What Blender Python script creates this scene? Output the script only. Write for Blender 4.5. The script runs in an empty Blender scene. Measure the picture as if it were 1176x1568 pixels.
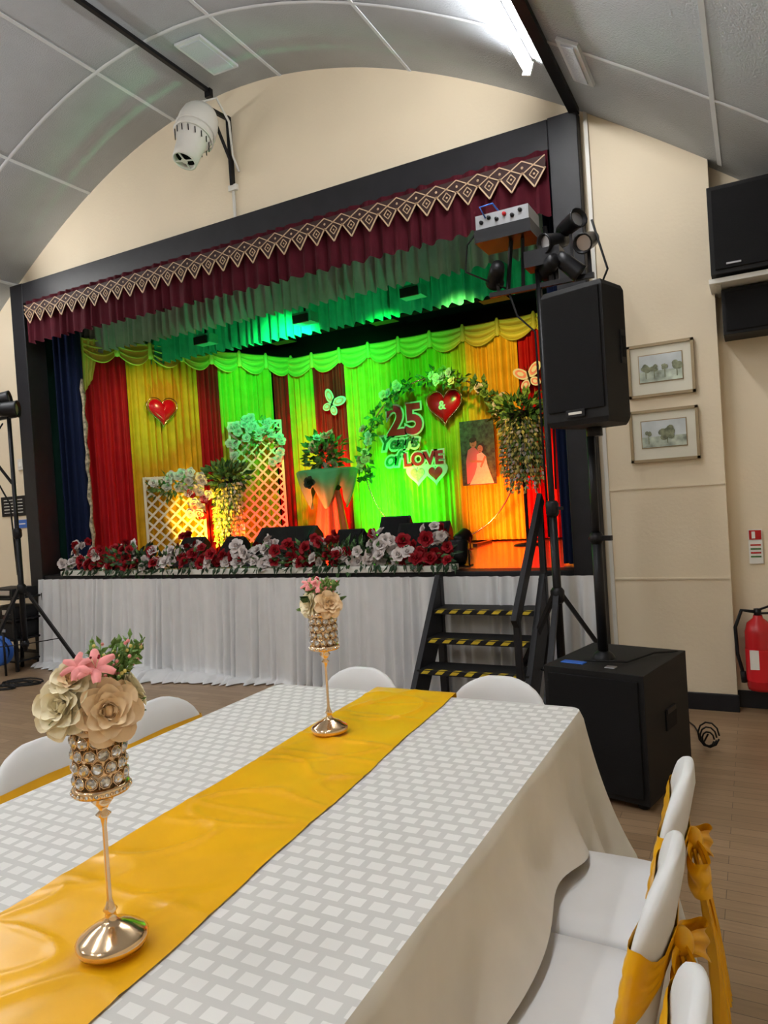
import bpy, bmesh, math, random
from math import sin, cos, pi, radians, sqrt, exp
from mathutils import Vector, Matrix, noise
random.seed(7)
scene = bpy.context.scene
try:
    scene.view_settings.view_transform = 'Standard'
    scene.view_settings.look = 'None'
    scene.view_settings.exposure = 0.0
except Exception as e:
    print(e)

# ------------------------------------------------------------------ materials
MATS = {}
def mat(name, col, rough=0.6, metal=0.0, var=0.0, vscale=8.0, bump=0.0, bscale=60.0, emit=None, estr=0.0, sheen=0.0, trans=0.0, coat=0.0, spec=0.5):
    if name in MATS: return MATS[name]
    m = bpy.data.materials.new(name); m.use_nodes = True
    nt = m.node_tree; N = nt.nodes; L = nt.links
    b = N['Principled BSDF']
    b.inputs['Base Color'].default_value = (*col, 1)
    b.inputs['Roughness'].default_value = rough
    b.inputs['Metallic'].default_value = metal
    b.inputs['Specular IOR Level'].default_value = spec
    if sheen: b.inputs['Sheen Weight'].default_value = sheen
    if trans: b.inputs['Transmission Weight'].default_value = trans
    if coat: b.inputs['Coat Weight'].default_value = coat
    tc = N.new('ShaderNodeTexCoord')
    nz = N.new('ShaderNodeTexNoise'); nz.inputs['Scale'].default_value = vscale; nz.inputs['Detail'].default_value = 3
    L.new(tc.outputs['Object'], nz.inputs['Vector'])
    rp = N.new('ShaderNodeValToRGB')
    k = max(var, 0.02)
    rp.color_ramp.elements[0].position = 0.3; rp.color_ramp.elements[1].position = 0.7
    rp.color_ramp.elements[0].color = (*[c*(1-k) for c in col], 1)
    rp.color_ramp.elements[1].color = (*[min(1, c*(1+k)) for c in col], 1)
    L.new(nz.outputs['Fac'], rp.inputs['Fac']); L.new(rp.outputs['Color'], b.inputs['Base Color'])
    if bump:
        n2 = N.new('ShaderNodeTexNoise'); n2.inputs['Scale'].default_value = bscale; n2.inputs['Detail'].default_value = 4
        L.new(tc.outputs['Object'], n2.inputs['Vector'])
        bp = N.new('ShaderNodeBump'); bp.inputs['Strength'].default_value = bump; bp.inputs['Distance'].default_value = 0.01
        L.new(n2.outputs['Fac'], bp.inputs['Height']); L.new(bp.outputs['Normal'], b.inputs['Normal'])
    if emit:
        b.inputs['Emission Color'].default_value = (*emit, 1); b.inputs['Emission Strength'].default_value = estr
    MATS[name] = m
    return m

def wood_mat(name, c1, c2, cm, bw, rh, rough, mort=0.0015):
    m = bpy.data.materials.new(name); m.use_nodes = True
    nt = m.node_tree; N = nt.nodes; L = nt.links; b = N['Principled BSDF']
    tc = N.new('ShaderNodeTexCoord')
    br = N.new('ShaderNodeTexBrick')
    br.inputs['Color1'].default_value = (*c1, 1); br.inputs['Color2'].default_value = (*c2, 1); br.inputs['Mortar'].default_value = (*cm, 1)
    br.inputs['Scale'].default_value = 1.0; br.inputs['Brick Width'].default_value = bw; br.inputs['Row Height'].default_value = rh
    br.inputs['Mortar Size'].default_value = mort; br.offset = 0.37; br.offset_frequency = 2
    L.new(tc.outputs['Object'], br.inputs['Vector'])
    mp = N.new('ShaderNodeMapping'); mp.inputs['Scale'].default_value = (3, 40, 1)
    L.new(tc.outputs['Object'], mp.inputs['Vector'])
    nz = N.new('ShaderNodeTexNoise'); nz.inputs['Scale'].default_value = 2.0; nz.inputs['Detail'].default_value = 5
    L.new(mp.outputs['Vector'], nz.inputs['Vector'])
    rp = N.new('ShaderNodeValToRGB'); rp.color_ramp.elements[0].color = (.6, .6, .6, 1); rp.color_ramp.elements[1].color = (1.25, 1.2, 1.15, 1)
    L.new(nz.outputs['Fac'], rp.inputs['Fac'])
    mx = N.new('ShaderNodeMix'); mx.data_type = 'RGBA'; mx.blend_type = 'MULTIPLY'; mx.inputs[0].default_value = 0.8
    L.new(br.outputs['Color'], mx.inputs[6]); L.new(rp.outputs['Color'], mx.inputs[7])
    L.new(mx.outputs[2], b.inputs['Base Color']); b.inputs['Roughness'].default_value = rough
    return m

def cloth_pattern(name):
    # white satin squares in offset rows with slightly greyer matt weave between
    m = bpy.data.materials.new(name); m.use_nodes = True
    nt = m.node_tree; N = nt.nodes; L = nt.links; b = N['Principled BSDF']
    tc = N.new('ShaderNodeTexCoord')
    mp = N.new('ShaderNodeMapping'); mp.inputs['Location'].default_value = (10, 10, 0); mp.inputs['Rotation'].default_value = (0, 0, radians(0))
    L.new(tc.outputs['Object'], mp.inputs['Vector'])
    br = N.new('ShaderNodeTexBrick'); br.offset = .5; br.offset_frequency = 2
    br.inputs['Scale'].default_value = 1.0; br.inputs['Brick Width'].default_value = .050; br.inputs['Row Height'].default_value = .042
    br.inputs['Mortar Size'].default_value = .0085; br.inputs['Mortar Smooth'].default_value = .15
    br.inputs['Color1'].default_value = (.78, .775, .765, 1); br.inputs['Color2'].default_value = (.74, .735, .725, 1); br.inputs['Mortar'].default_value = (.585, .58, .57, 1)
    L.new(mp.outputs['Vector'], br.inputs['Vector'])
    L.new(br.outputs['Color'], b.inputs['Base Color'])
    b.inputs['Roughness'].default_value = 0.7
    return m

cream = mat('cream_wall_paint', (.77, .67, .51), .75, var=.03, vscale=1.5, bump=.15, bscale=40)
ceilm = mat('ceiling_textured_paint', (.50, .55, .62), .8, var=.05, vscale=3, bump=.6, bscale=90)
seamm = mat('ceiling_batten_paint', (.60, .64, .68), .7)
blackp = mat('black_gloss_paint', (.010, .010, .013), .5, var=.2, bump=.1, bscale=20, spec=.3)
blackm = mat('black_plastic', (.008, .008, .009), .6, var=.1, bump=.2, bscale=300, spec=.25)
grille = mat('speaker_grille', (.005, .005, .006), .7, bump=.6, bscale=500, spec=.2)
blacks = mat('stage_black', (.006, .006, .006), .9, spec=.1)
metalb = mat('black_metal', (.012, .012, .014), .4, metal=.4, spec=.3)
silver = mat('silver_metal', (.5, .5, .53), .35, metal=.9)
greyp = mat('grey_panel', (.30, .31, .33), .4, metal=.3)
whitep = mat('white_plastic', (.70, .69, .65), .4)
tubem = mat('tube_glass', (1, 1, 1), .5, emit=(1, .985, .955), estr=132)
maroon = mat('maroon_velvet', (.050, .003, .008), .85, var=.15, spec=.15)
laceb = mat('lace_dark', (.025, .007, .006), .8)
laceg = mat('lace_gold', (.50, .35, .22), .6)
greyg = mat('grey_green_drape', (.28, .35, .30), .8, var=.1)
greend = mat('green_drape', (.02, .34, .20), .8, var=.15)
tealp = mat('teal_wall', (.02, .12, .09), .8)
navy = mat('navy_drape', (.006, .011, .035), .85, spec=.1)
edgem = mat('brocade_edge', (.35, .30, .20), .6, var=.8, vscale=30)
redc = mat('red_curtain', (.42, .005, .010), .65, var=.1, spec=.2)
goldc = mat('gold_curtain', (.62, .38, .015), .6, var=.1, spec=.2)
ylwc = mat('yellow_green_curtain', (.42, .50, .025), .6, var=.1, spec=.2)
ambc = mat('amber_curtain', (.75, .46, .03), .6, var=.1, spec=.2)
swagm = mat('swag_yellow', (.66, .60, .10), .5)
whitec = mat('white_skirt_cloth', (.68, .69, .71), .7, var=.03)
tulle = mat('green_lit_tulle', (.10, .60, .22), .6)  # green stage light on the tulle is put into its base colour
tullo = mat('orange_lit_drape', (.80, .20, .05), .6)  # red-orange spotlight on the column cloth is painted into its colour
spandex = mat('white_spandex', (.74, .75, .775), .6, var=.02)
satin = mat('gold_satin', (.84, .43, .006), .30, var=.07, vscale=6, bump=.12, bscale=7)
goldm = mat('gold_metal', (.80, .58, .36), .16, metal=1.0)
crystal = mat('crystal', (.78, .77, .76), .03, metal=.75, var=.6, vscale=120)
leafm = mat('leaf_green', (.05, .14, .03), .6, var=.4, vscale=30)
leaf2 = mat('leaf_bright', (.15, .28, .06), .6, var=.3, vscale=30)
leafd = mat('leaf_dark', (.015, .045, .015), .6, var=.3)
petc = mat('petal_cream', (.95, .86, .62), .7, var=.04, vscale=40)
petp = mat('petal_peach', (.95, .72, .46), .7, var=.06, vscale=40)
petk = mat('petal_pink', (.88, .30, .30), .6, var=.2, vscale=40)
petr = mat('petal_red', (.25, .004, .010), .6, var=.3, vscale=40, spec=.2)
petw = mat('petal_white', (.64, .58, .57), .6, var=.1, vscale=40)
pety = mat('petal_yellow', (.85, .72, .22), .6, var=.2, vscale=40)
latm = mat('lattice_white', (.76, .72, .55), .5)
heartm = mat('foil_red', (.65, .005, .015), .22, var=.1)
redt = mat('red_glitter', (.6, .008, .015), .4)
whitet = mat('white_card', (.80, .80, .76), .5)
scriptg = mat('green_script', (.02, .16, .06), .5)
yellowt = mat('yellow_tape', (.60, .44, .02), .5)
redx = mat('extinguisher_red', (.45, .008, .012), .25)
bluep = mat('blue_plastic', (.02, .12, .5), .4)
framem = mat('gilt_frame', (.34, .26, .15), .45, metal=.2)
mountm = mat('picture_mount', (.70, .68, .58), .7)
skin = mat('printed_skin', (.42, .22, .14), .6)
hairm = mat('printed_hair', (.02, .015, .012), .6)
pinkp = mat('printed_pink', (.50, .18, .22), .6)
photobg = mat('printed_foliage', (.03, .07, .03), .5, var=.9, vscale=22)
photow = mat('printed_white', (.60, .58, .58), .6, var=.1, vscale=30)
paintm = mat('watercolour_landscape', (.42, .48, .40), .7, var=.6, vscale=14)
skym = mat('watercolour_sky', (.55, .60, .62), .7, var=.12, vscale=9)
treem = mat('watercolour_tree', (.20, .22, .14), .7, var=.5, vscale=30)
floorm = wood_mat('oak_strip_floor', (.36, .245, .15), (.285, .19, .112), (.15, .10, .06), .45, .065, .38)
stagef = wood_mat('stage_board_floor', (.42, .20, .08), (.34, .15, .06), (.08, .04, .02), 1.8, .10, .18)
clothm = cloth_pattern('damask_tablecloth')
clothp = mat('tablecloth_drape', (.68, .66, .61), .75, var=.05)

# ------------------------------------------------------------------ mesh builder
class MB:
    def __init__(s): s.v = []; s.f = []; s.m = []; s.sm = []; s.mats = []
    def mi(s, m):
        if m not in s.mats: s.mats.append(m)
        return s.mats.index(m)
    def add(s, vs, fs, m, smooth=False, M=None):
        o = len(s.v); k = s.mi(m)
        for p in vs:
            p = Vector(p)
            s.v.append(M @ p if M is not None else p)
        for f in fs:
            s.f.append([i+o for i in f]); s.m.append(k); s.sm.append(smooth)
    def box(s, c, d, m, M=None, rz=0, R=None):
        x, y, z = [a/2 for a in d]
        vs = [Vector((sx*x, sy*y, sz*z)) for sz in (-1, 1) for sy in (-1, 1) for sx in (-1, 1)]
        R = R if R is not None else Matrix.Rotation(rz, 3, 'Z')
        vs = [R @ p + Vector(c) for p in vs]
        s.add(vs, [(0, 2, 3, 1), (4, 5, 7, 6), (0, 1, 5, 4), (2, 6, 7, 3), (0, 4, 6, 2), (1, 3, 7, 5)], m, False, M)
    def bar(s, a, b, w, t, m, up=(0, 0, 1), M=None):
        a = Vector(a); b = Vector(b); d = b-a; L = d.length; d.normalize()
        u = Vector(up); x = d.cross(u)
        if x.length < 1e-4: x = d.cross(Vector((1, 0, 0)))
        x.normalize(); y = x.cross(d)
        vs = [c + x*sx*w/2 + y*sy*t/2 for c in (a, b) for sy in (-1, 1) for sx in (-1, 1)]
        s.add(vs, [(0, 2, 3, 1), (4, 5, 7, 6), (0, 1, 5, 4), (2, 6, 7, 3), (0, 4, 6, 2), (1, 3, 7, 5)], m, False, M)
    def tube(s, pts, r, m, n=8, M=None, closed=False):
        pts = [Vector(p) for p in pts]; N = len(pts); vs = []
        prev = None
        for i, p in enumerate(pts):
            if closed: d = pts[(i+1) % N]-pts[i-1]
            else: d = pts[min(i+1, N-1)]-pts[max(i-1, 0)]
            d.normalize()
            if prev is None:
                x = d.cross(Vector((0, 0, 1)))
                if x.length < .01: x = d.cross(Vector((1, 0, 0)))
            else: x = prev - d*prev.dot(d)
            x.normalize(); prev = x; y = d.cross(x)
            rr = r[i] if isinstance(r, (list, tuple)) else r
            for k in range(n):
                a = 2*pi*k/n; vs.append(p + (x*cos(a)+y*sin(a))*rr)
        fs = []
        for i in range(N if closed else N-1):
            j = (i+1) % N
            for k in range(n):
                fs.append((i*n+k, i*n+(k+1) % n, j*n+(k+1) % n, j*n+k))
        if not closed:
            fs.append(tuple(range(n-1, -1, -1))); fs.append(tuple((N-1)*n+k for k in range(n)))
        s.add(vs, fs, m, True, M)
    def lathe(s, prof, m, c=(0, 0, 0), n=24, M=None, cap=False):
        vs = []; c = Vector(c)
        for r, z in prof:
            for k in range(n):
                a = 2*pi*k/n; vs.append(c+Vector((r*cos(a), r*sin(a), z)))
        fs = []
        for i in range(len(prof)-1):
            for k in range(n):
                fs.append((i*n+k, i*n+(k+1) % n, (i+1)*n+(k+1) % n, (i+1)*n+k))
        if cap:
            fs.append(tuple(range(n-1, -1, -1))); fs.append(tuple((len(prof)-1)*n+k for k in range(n)))
        s.add(vs, fs, m, True, M)
    def sphere(s, c, r, m, n=10, M=None):
        if not isinstance(r, (tuple, list)): r = (r, r, r)
        vs = []; fs = []; c = Vector(c); h = n//2+1
        for i in range(h+1):
            t = pi*i/h
            for k in range(n):
                a = 2*pi*k/n; vs.append(c+Vector((r[0]*sin(t)*cos(a), r[1]*sin(t)*sin(a), r[2]*cos(t))))
        for i in range(h):
            for k in range(n):
                fs.append((i*n+k, i*n+(k+1) % n, (i+1)*n+(k+1) % n, (i+1)*n+k))
        s.add(vs, fs, m, True, M)
    def sheet(s, fn, nu, nv, m, M=None, smooth=True):
        vs = [fn(i/nu, j/nv) for j in range(nv+1) for i in range(nu+1)]
        fs = [(j*(nu+1)+i, j*(nu+1)+i+1, (j+1)*(nu+1)+i+1, (j+1)*(nu+1)+i) for j in range(nv) for i in range(nu)]
        s.add(vs, fs, m, smooth, M)
    def loft(s, rings, m, M=None, cap=True):
        n = len(rings[0]); vs = [p for r in rings for p in r]; fs = []
        for i in range(len(rings)-1):
            for k in range(n):
                fs.append((i*n+k, i*n+(k+1) % n, (i+1)*n+(k+1) % n, (i+1)*n+k))
        if cap:
            fs.append(tuple(range(n-1, -1, -1))); fs.append(tuple((len(rings)-1)*n+k for k in range(n)))
        s.add(vs, fs, m, True, M)
    def obj(s, name, bevel=0, loc=None, rz=0, auto=False):
        me = bpy.data.meshes.new(name)
        me.from_pydata([tuple(p) for p in s.v], [], s.f)
        for m in s.mats: me.materials.append(m)
        me.polygons.foreach_set('material_index', s.m)
        me.polygons.foreach_set('use_smooth', s.sm)
        me.update()
        o = bpy.data.objects.new(name, me); scene.collection.objects.link(o)
        if loc: o.location = loc
        o.rotation_euler[2] = rz
        if bevel:
            b = o.modifiers.new('bevel', 'BEVEL'); b.width = bevel; b.segments = 2; b.limit_method = 'ANGLE'; b.angle_limit = radians(50)
        return o

def orient(p, d, spin=0, sc=1):
    q = Vector(d).normalized().to_track_quat('Z', 'Y').to_matrix().to_4x4()
    return Matrix.Translation(Vector(p)) @ q @ Matrix.Rotation(spin, 4, 'Z') @ Matrix.Scale(sc, 4)

def petal(mb, M, L, W, al, curl, cup, m, nu=4, nv=4, r0=0.0):
    sa, ca = sin(al), cos(al)
    def fn(u, v):
        uu = 2*u-1
        w = W*(sin(pi*(.12+.70*v))**.6)
        c = cup*uu*uu*(.3+.7*v) - curl*v**3
        LL = v*L*(1-.10*uu*uu)
        return Vector((w*uu, r0+LL*sa-ca*c, LL*ca+sa*c))
    mb.sheet(fn, nu, nv, m, M)
def rose(mb, p, d, R, m, hi=False, m2=None):
    base = orient(p, d, random.random()*6)
    lay = [(3, .55, 0, .24), (4, .62, 10, .30), (5, .74, 24, .36), (6, .86, 42, .40), (7, .96, 60, .43), (7, 1.0, 78, .45)] if hi else [(3, .6, 8, .36), (4, .8, 32, .45), (5, 1.0, 64, .52)]
    for n, L, a, w in lay:
        off = random.random()*6
        for k in range(n):
            petal(mb, base @ Matrix.Rotation(off+2*pi*k/n, 4, 'Z'), R*L, R*w, radians(a+random.uniform(-5, 5)), R*(.20 if a > 15 else .05), R*.20, (m2 if (m2 and a < 30) else m), 4 if hi else 2, 5 if hi else 3, R*(.10 if a < 15 else .05))
    mb.sphere(base @ Vector((0, 0, R*.3)), (R*.13, R*.13, R*.2), m2 or m, 8)
def leaf(mb, p, d, L, W, m):
    M = orient(p, d, random.random()*6)
    vs = [(0, 0, 0), (W, .15*W, L*.45), (0, -.2*W, L*.5), (-W, .15*W, L*.45), (0, .25*L, L)]
    mb.add(vs, [(0, 1, 2), (0, 2, 3), (1, 4, 2), (2, 4, 3)], m, False, M)
def rdir(up=.3):
    while True:
        v = Vector((random.uniform(-1, 1), random.uniform(-1, 1), random.uniform(-1, 1)))
        if .1 < v.length < 1: break
    v.normalize(); v.z += up; return v.normalized()
def foliage(mb, c, r, n, L, ms, up=.2):
    c = Vector(c)
    for i in range(n):
        d = rdir(0); k = random.random()**.5
        p = c+Vector((d.x*r[0]*k, d.y*r[1]*k, d.z*r[2]*k))
        leaf(mb, p, (d+Vector((0, 0, up))).normalized(), L*random.uniform(.7, 1.3), L*.28, random.choice(ms))

def pleats(mb, p0, p1, z0, z1, n, amp, m, flare=0.0, nv=6, seed=0, scallop=0):
    p0 = Vector((*p0, 0)); p1 = Vector((*p1, 0)); d = (p1-p0); L = d.length; dn = d.normalized(); nn = Vector((dn.y, -dn.x, 0))
    def fn(u, v):
        ph = 2*pi*n*u + .9*sin(2*pi*n*u/5.3+seed)+.5*sin(2*pi*n*u/2.7+seed*2)
        a = amp*(1+flare*v)*(.8+.3*sin(n*u*1.7+seed))
        q = p0+d*u+nn*(a*sin(ph)+.25*a*sin(2.3*ph+v*1.5))
        z = z1+(z0-z1)*v + (scallop*sin(ph)*v)
        return Vector((q.x, q.y, z))
    mb.sheet(fn, max(8, int(n*8)), nv, m)

# ------------------------------------------------------------------ room
XC = -3.95; ZA = 5.18
def arch(x): return ZA-4.4*(sqrt(1+((x-XC)/4.0)**2)-1)
XL, XR, YF, YB = -8.95, 1.05, 5.0, -6.0
mb = MB(); mb.box((XC, (5.2+YB)/2, -.05), (10.2, 5.2-YB+.2, .1), floorm); mb.obj('floor')
mb = MB()
mb.sheet(lambda u, v: Vector((XL+(XR-XL)*u, YB+(5.12-YB)*v, arch(XL+(XR-XL)*u))), 60, 4, ceilm)
o = mb.obj('ceiling'); sd = o.modifiers.new('t', 'SOLIDIFY'); sd.thickness = .05; sd.offset = 1
mb = MB()
def abar(x0, x1, y, w, h):
    mb.sheet(lambda u, v: Vector((x0+(x1-x0)*u, y+w*(v-.5), arch(x0+(x1-x0)*u)-h*(1 if .2 < v < .8 else .2))), 40, 4, seamm)
for y in (4.13, 1.73, -.67, -3.07): abar(XL, XR, y, .035, .007)
for x in (-8.1, -6.95, -5.74, -4.57, -3.37, -2.18, -.10):
    sl = Matrix.Rotation(math.atan2(arch(x+.05)-arch(x-.05), .1), 3, 'Y').inverted()
    mb.box((x, -.45, arch(x)-.003), (.03, 10.9, .008), seamm, R=sl)
mb.obj('trim_1')
for (x, y, ww) in ((-3.72, 4.5, .26), (-.80, 4.25, .14)):
    mb = MB(); a = math.atan2(arch(x+.05)-arch(x-.05), .1); R = Matrix.Rotation(-a, 3, 'Y')
    c = Vector((x, y, arch(x)-.015))
    mb.box(c, (ww, .46, .02), seamm, R=R); mb.box(c-R @ Vector((0, 0, .012)), (ww-.06, .40, .012), ceilm, R=R); mb.obj('ceiling_hatch')
OX0, OX1, OZ = -6.95, -.94, 4.03
mb = MB()
def wallcol(x0, x1, zl, y):
    n = max(1, int((x1-x0)/.15))
    mb.sheet(lambda u, v: Vector((x0+(x1-x0)*u, y, zl+(arch(x0+(x1-x0)*u)-zl)*v)), n, 1, cream, smooth=False)
wallcol(XL, OX0, 0, YF); wallcol(OX0, OX1, OZ-.02, YF); wallcol(OX1, -.17, 0, YF)
wallcol(-.17, XR, 0, YF+.12)
mb.add([(-.17, YF, 0), (-.17, YF+.12, 0), (-.17, YF+.12, arch(-.17)), (-.17, YF, arch(-.17))], [(0, 1, 2, 3)], cream)
for z in (1.47, .86): mb.box((-.555, YF-.004, z), (.76, .008, .012), cream)
mb.obj('wall_front')
mb = MB(); mb.box((XL-.05, -.5, 1.3), (.1, 11.2, 2.7), cream); mb.obj('wall_left')
mb = MB(); mb.box((XR+.05, -.5, 1.3), (.1, 11.2, 2.7), cream); mb.obj('wall_right')
mb = MB(); mb.sheet(lambda u, v: Vector((XL+(XR-XL)*u, YB, arch(XL+(XR-XL)*u)*v)), 60, 1, cream); mb.obj('wall_back')
mb = MB(); mb.box((-.54, YF-.012, .055), (.76, .024, .11), blackp); mb.box((.44, YF+.108, .055), (1.22, .024, .11), blackp)
mb.box((-7.95, YF-.012, .055), (1.98, .024, .11), blackp); mb.obj('baseboard_front', .004)
mb = MB(); mb.box((-.9, YF-.01, 2.1), (.025, .02, 4.1), whitep); mb.obj('trim_2')

# proscenium frame
mb = MB()
mb.box((-6.85, 5.02, 2.02), (.2, .24, 4.04), blackp)
mb.box((-1.04, 5.02, 2.02), (.2, .24, 4.04), blackp)
mb.box((-3.945, 5.02, 3.93), (5.61, .24, .21), blackp)
mb.box((-3.945, 5.02, .905), (5.61, .20, .05), blackp)
mb.obj('proscenium_frame', .006)
mb = MB()
mb.box((-3.9, 6.6, .905), (7.0, 2.95, .05), stagef); mb.obj('stage_floor')
mb = MB()
mb.box((-3.9, 8.25, 2.5), (7.2, .06, 3.4), blacks); mb.box((-7.3, 6.65, 2.5), (.06, 3.1, 3.4), tealp); mb.box((-.55, 6.65, 2.5), (.06, 3.1, 3.4), tealp)
mb.box((-3.9, 6.65, 4.23), (7.2, 3.1, .06), blacks)
mb.obj('wall_stage')

# pelmet
mb = MB(); pleats(mb, (-6.65, 4.87), (-1.145, 4.87), 3.38, 3.82, 46, .018, maroon, flare=.5, scallop=.01); mb.obj('maroon_pelmet')
mb = MB(); n = 34; x0 = -6.63; WL = 5.48; w = WL/n; yy = 4.83; zt = 3.775
mb.box((x0+WL/2, yy, zt-.045), (WL, .006, .075), laceb)
def lb(a, b, t=.007): mb.bar((a[0], yy-.005, a[1]), (b[0], yy-.005, b[1]), .006, t, laceg)
for i in range(n):
    a = x0+i*w; c = a+w/2; e = a+w
    mb.add([(a, yy-.001, zt-.08), (e, yy-.001, zt-.08), (c, yy-.001, zt-.205)], [(0, 1, 2)], laceb)
    lb((a, zt-.09), (c, zt-.205), .010); lb((c, zt-.205), (e, zt-.09), .010)
    lb((a, zt-.01), (e, zt-.10)); lb((a, zt-.10), (e, zt-.01))
    lb((c, zt-.080), (c-.032, zt-.115), .006); lb((c-.032, zt-.115), (c, zt-.150), .006); lb((c, zt-.150), (c+.032, zt-.115), .006); lb((c+.032, zt-.115), (c, zt-.080), .006)
    mb.sphere((a, yy-.004, zt-.055), (.010, .004, .010), laceg, 6)
    mb.sphere((c, yy-.004, zt-.115), (.008, .004, .008), laceg, 6)
mb.obj('lace_trim')
mb = MB(); pleats(mb, (-7.1, 5.6), (-.75, 5.6), 3.37, 3.98, 62, .028, greyg, flare=.4, scallop=.012)
mb.box((-3.9, 5.64, 4.02), (6.5, .05, .08), blacks); mb.obj('grey_stage_border')
mb = MB(); pleats(mb, (-7.1, 6.25), (-.75, 6.25), 3.30, 4.05, 60, .03, greend, flare=.3, scallop=.012)
mb.box((-3.9, 6.30, 4.08), (6.5, .05, .08), blacks); mb.obj('green_stage_border')
mb = MB(); mb.box((-3.4, 7.3, 3.72), (5.4, .12, .26), blacks)
for x in (-5.0, -3.6, -2.3):
    mb.box((x, 7.1, 3.56), (.3, .16, .12), metalb); mb.tube([(x, 7.1, 3.6), (x, 7.25, 3.7)], .015, metalb)
mb.obj('lighting_batten')
for (x, y, z) in ((-5.2, 5.95, 3.25), (-3.9, 5.95, 3.25), (-2.7, 5.95, 3.28)):
    mb = MB(); mb.tube([(x, y, z+.18), (x, y, 4.18)], .012, metalb)
    mb.box((x, y, z+.12), (.22, .14, .10), greend); mb.box((x, y-.09, z+.1), (.18, .02, .08), metalb); mb.obj('stage_floodlight')
mb = MB(); pleats(mb, (-6.74, 5.22), (-6.47, 5.35), .94, 3.9, 4, .03, navy)
mb.tube([(-6.45+.012*sin(z*2.1), 5.33, z*.1+.94) for z in range(22)], [.02+.008*sin(z*1.7) for z in range(22)], edgem, 6)
mb.obj('navy_side_curtain')
mb = MB(); pleats(mb, (-1.30, 5.3), (-1.12, 5.22), .94, 3.9, 3, .03, navy); mb.obj('navy_side_curtain')

# backdrop curtains
PA = Vector((-6.6, 5.45)); PD = Vector((1.03, 2.55))
def PP(t): q = PA+PD*t; return (q.x, q.y)
mb = MB()
for t0, t1, m, n in ((0, .18, redc, 6), (.18, .5, goldc, 10), (.5, .61, redc, 4), (.61, .90, ylwc, 9), (.90, 1.0, redc, 4)):
    pleats(mb, PP(t0), PP(t1), .95, 3.45, n, .030, m, seed=t0*9)
for xa, xb, m, n in ((-5.57, -5.16, ylwc, 5), (-5.16, -4.67, redc, 7), (-4.67, -4.0, ambc, 8), (-4.0, -3.0, ylwc, 12), (-3.0, -2.35, ambc, 9), (-2.35, -1.95, redc, 5), (-1.95, -.8, ylwc, 12)):
    pleats(mb, (xa, 8.0), (xb, 8.0), .95, 3.45, n, .034, m, seed=xa)
mb.obj('stage_backdrop_curtain')
mb = MB()
def swag(p0, p1, zt, nrm):
    p0 = Vector((*p0, 0)); p1 = Vector((*p1, 0)); nv = Vector((*nrm, 0))
    def fn(u, v):
        b = 4*u*(1-u)
        q = p0+(p1-p0)*u+nv*(.05+.06*b*v+.026*sin(v*pi*7)*(.3+.7*b))
        return Vector((q.x, q.y, zt-v*(.15+.14*b)-.02*sin(v*pi*7+.8)*b*.5))
    mb.sheet(fn, 12, 26, swagm)
    mb.lathe([(.012, .02), (.03, -.02), (.022, -.06), (.035, -.14), (.03, -.18), (.0, -.19)], swagm, p1+nv*.07+Vector((0, 0, zt)), 8)
nn = PD.normalized(); nn = (nn.y, -nn.x)
for i in range(7): swag(PP(i/7), PP((i+1)/7), 3.53, nn)
for i in range(11): swag((-5.57+i*.43, 8.0), (-5.57+(i+1)*.43, 8.0), 3.51, (0, -1))
nv3 = Vector((nn[0], nn[1], 0))
def tail(u, v):
    q = Vector((*PP(.075*u*(1-v*.55)), 0))+nv3*(.06+.02*sin(u*20))
    q.z = 3.52-v*.62*(1-.25*u); return q
mb.sheet(tail, 20, 8, swagm)
mb.obj('swag_valance')

# ------------------------------------------------------------------ stage skirt
mb = MB()
def skirt(u, v):
    X = -6.74+5.76*u; n = 58
    ph = 2*pi*n*u+1.3*sin(2*pi*n*u/4.3)+.8*sin(2*pi*n*u/2.2)
    am = (.020+.030*v+.012*v*sin(X*3.1))*(.75+.35*sin(X*7.3))
    if v <= .85:
        k = v/.85
        return Vector((X+.012*sin(ph*.5)*k, 4.87-.03*k-am*(1+sin(ph)), .90*(1-k)+.03*k))
    k = (v-.85)/.15
    pool = max(0, .5+.6*sin(X*1.3+2.2)) if X < -2.4 else .1
    return Vector((X, 4.84-am*(1+sin(ph))-k*.28*pool, .03-.02*k+.05*pool*sin(k*pi)*(1+.6*sin(ph*.7+k*3))))
mb.sheet(skirt, 620, 18, whitec)
mb.obj('stage_skirt')
mb = MB(); mb.box((-4.25, 4.97, .955), (4.4, .16, .05), whitet); mb.obj('stage_lip_shelf', .006)

# flower garland
mb = MB(); x = -6.38
while x < -2.05:
    mcol = petr if sin(x*5.2)+random.uniform(-.5, .5) > -.2 else petw
    for k in range(3):
        p = (x+random.uniform(-.03, .03), 4.95+random.uniform(-.07, .06), 1.0+random.uniform(0, .19)*(1 if k else .4))
        rose(mb, p, Vector((random.uniform(-.5, .5), -1, random.uniform(.0, .9))), random.uniform(.045, .072), mcol if random.random() < .85 else (petr if mcol is petw else petw))
    x += .075
foliage(mb, (-5.3, 4.97, 1.05), (1.1, .10, .14), 420, .07, [leafd, leafm]); foliage(mb, (-3.1, 4.97, 1.05), (1.1, .10, .14), 420, .07, [leafd, leafm])
for i in range(110):
    x = random.uniform(-6.4, -2.0); p = Vector((x, 4.88, 1.0)); leaf(mb, p, (random.uniform(-.5, .5), -.4, -.6), .09, .016, leafd)
for xx in (-6.25, -5.6, -4.75, -3.9, -3.2, -2.7, -2.2):
    for i in range(9):
        p = (xx+random.uniform(-.12, .12), 4.99+random.uniform(-.05, .05), 1.2+random.uniform(-.05, .1))
        rose(mb, p, rdir(.5)-Vector((0, .5, 0)), .045, petw if random.random() < .6 else petr)
mb.obj('rose_garland')

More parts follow.
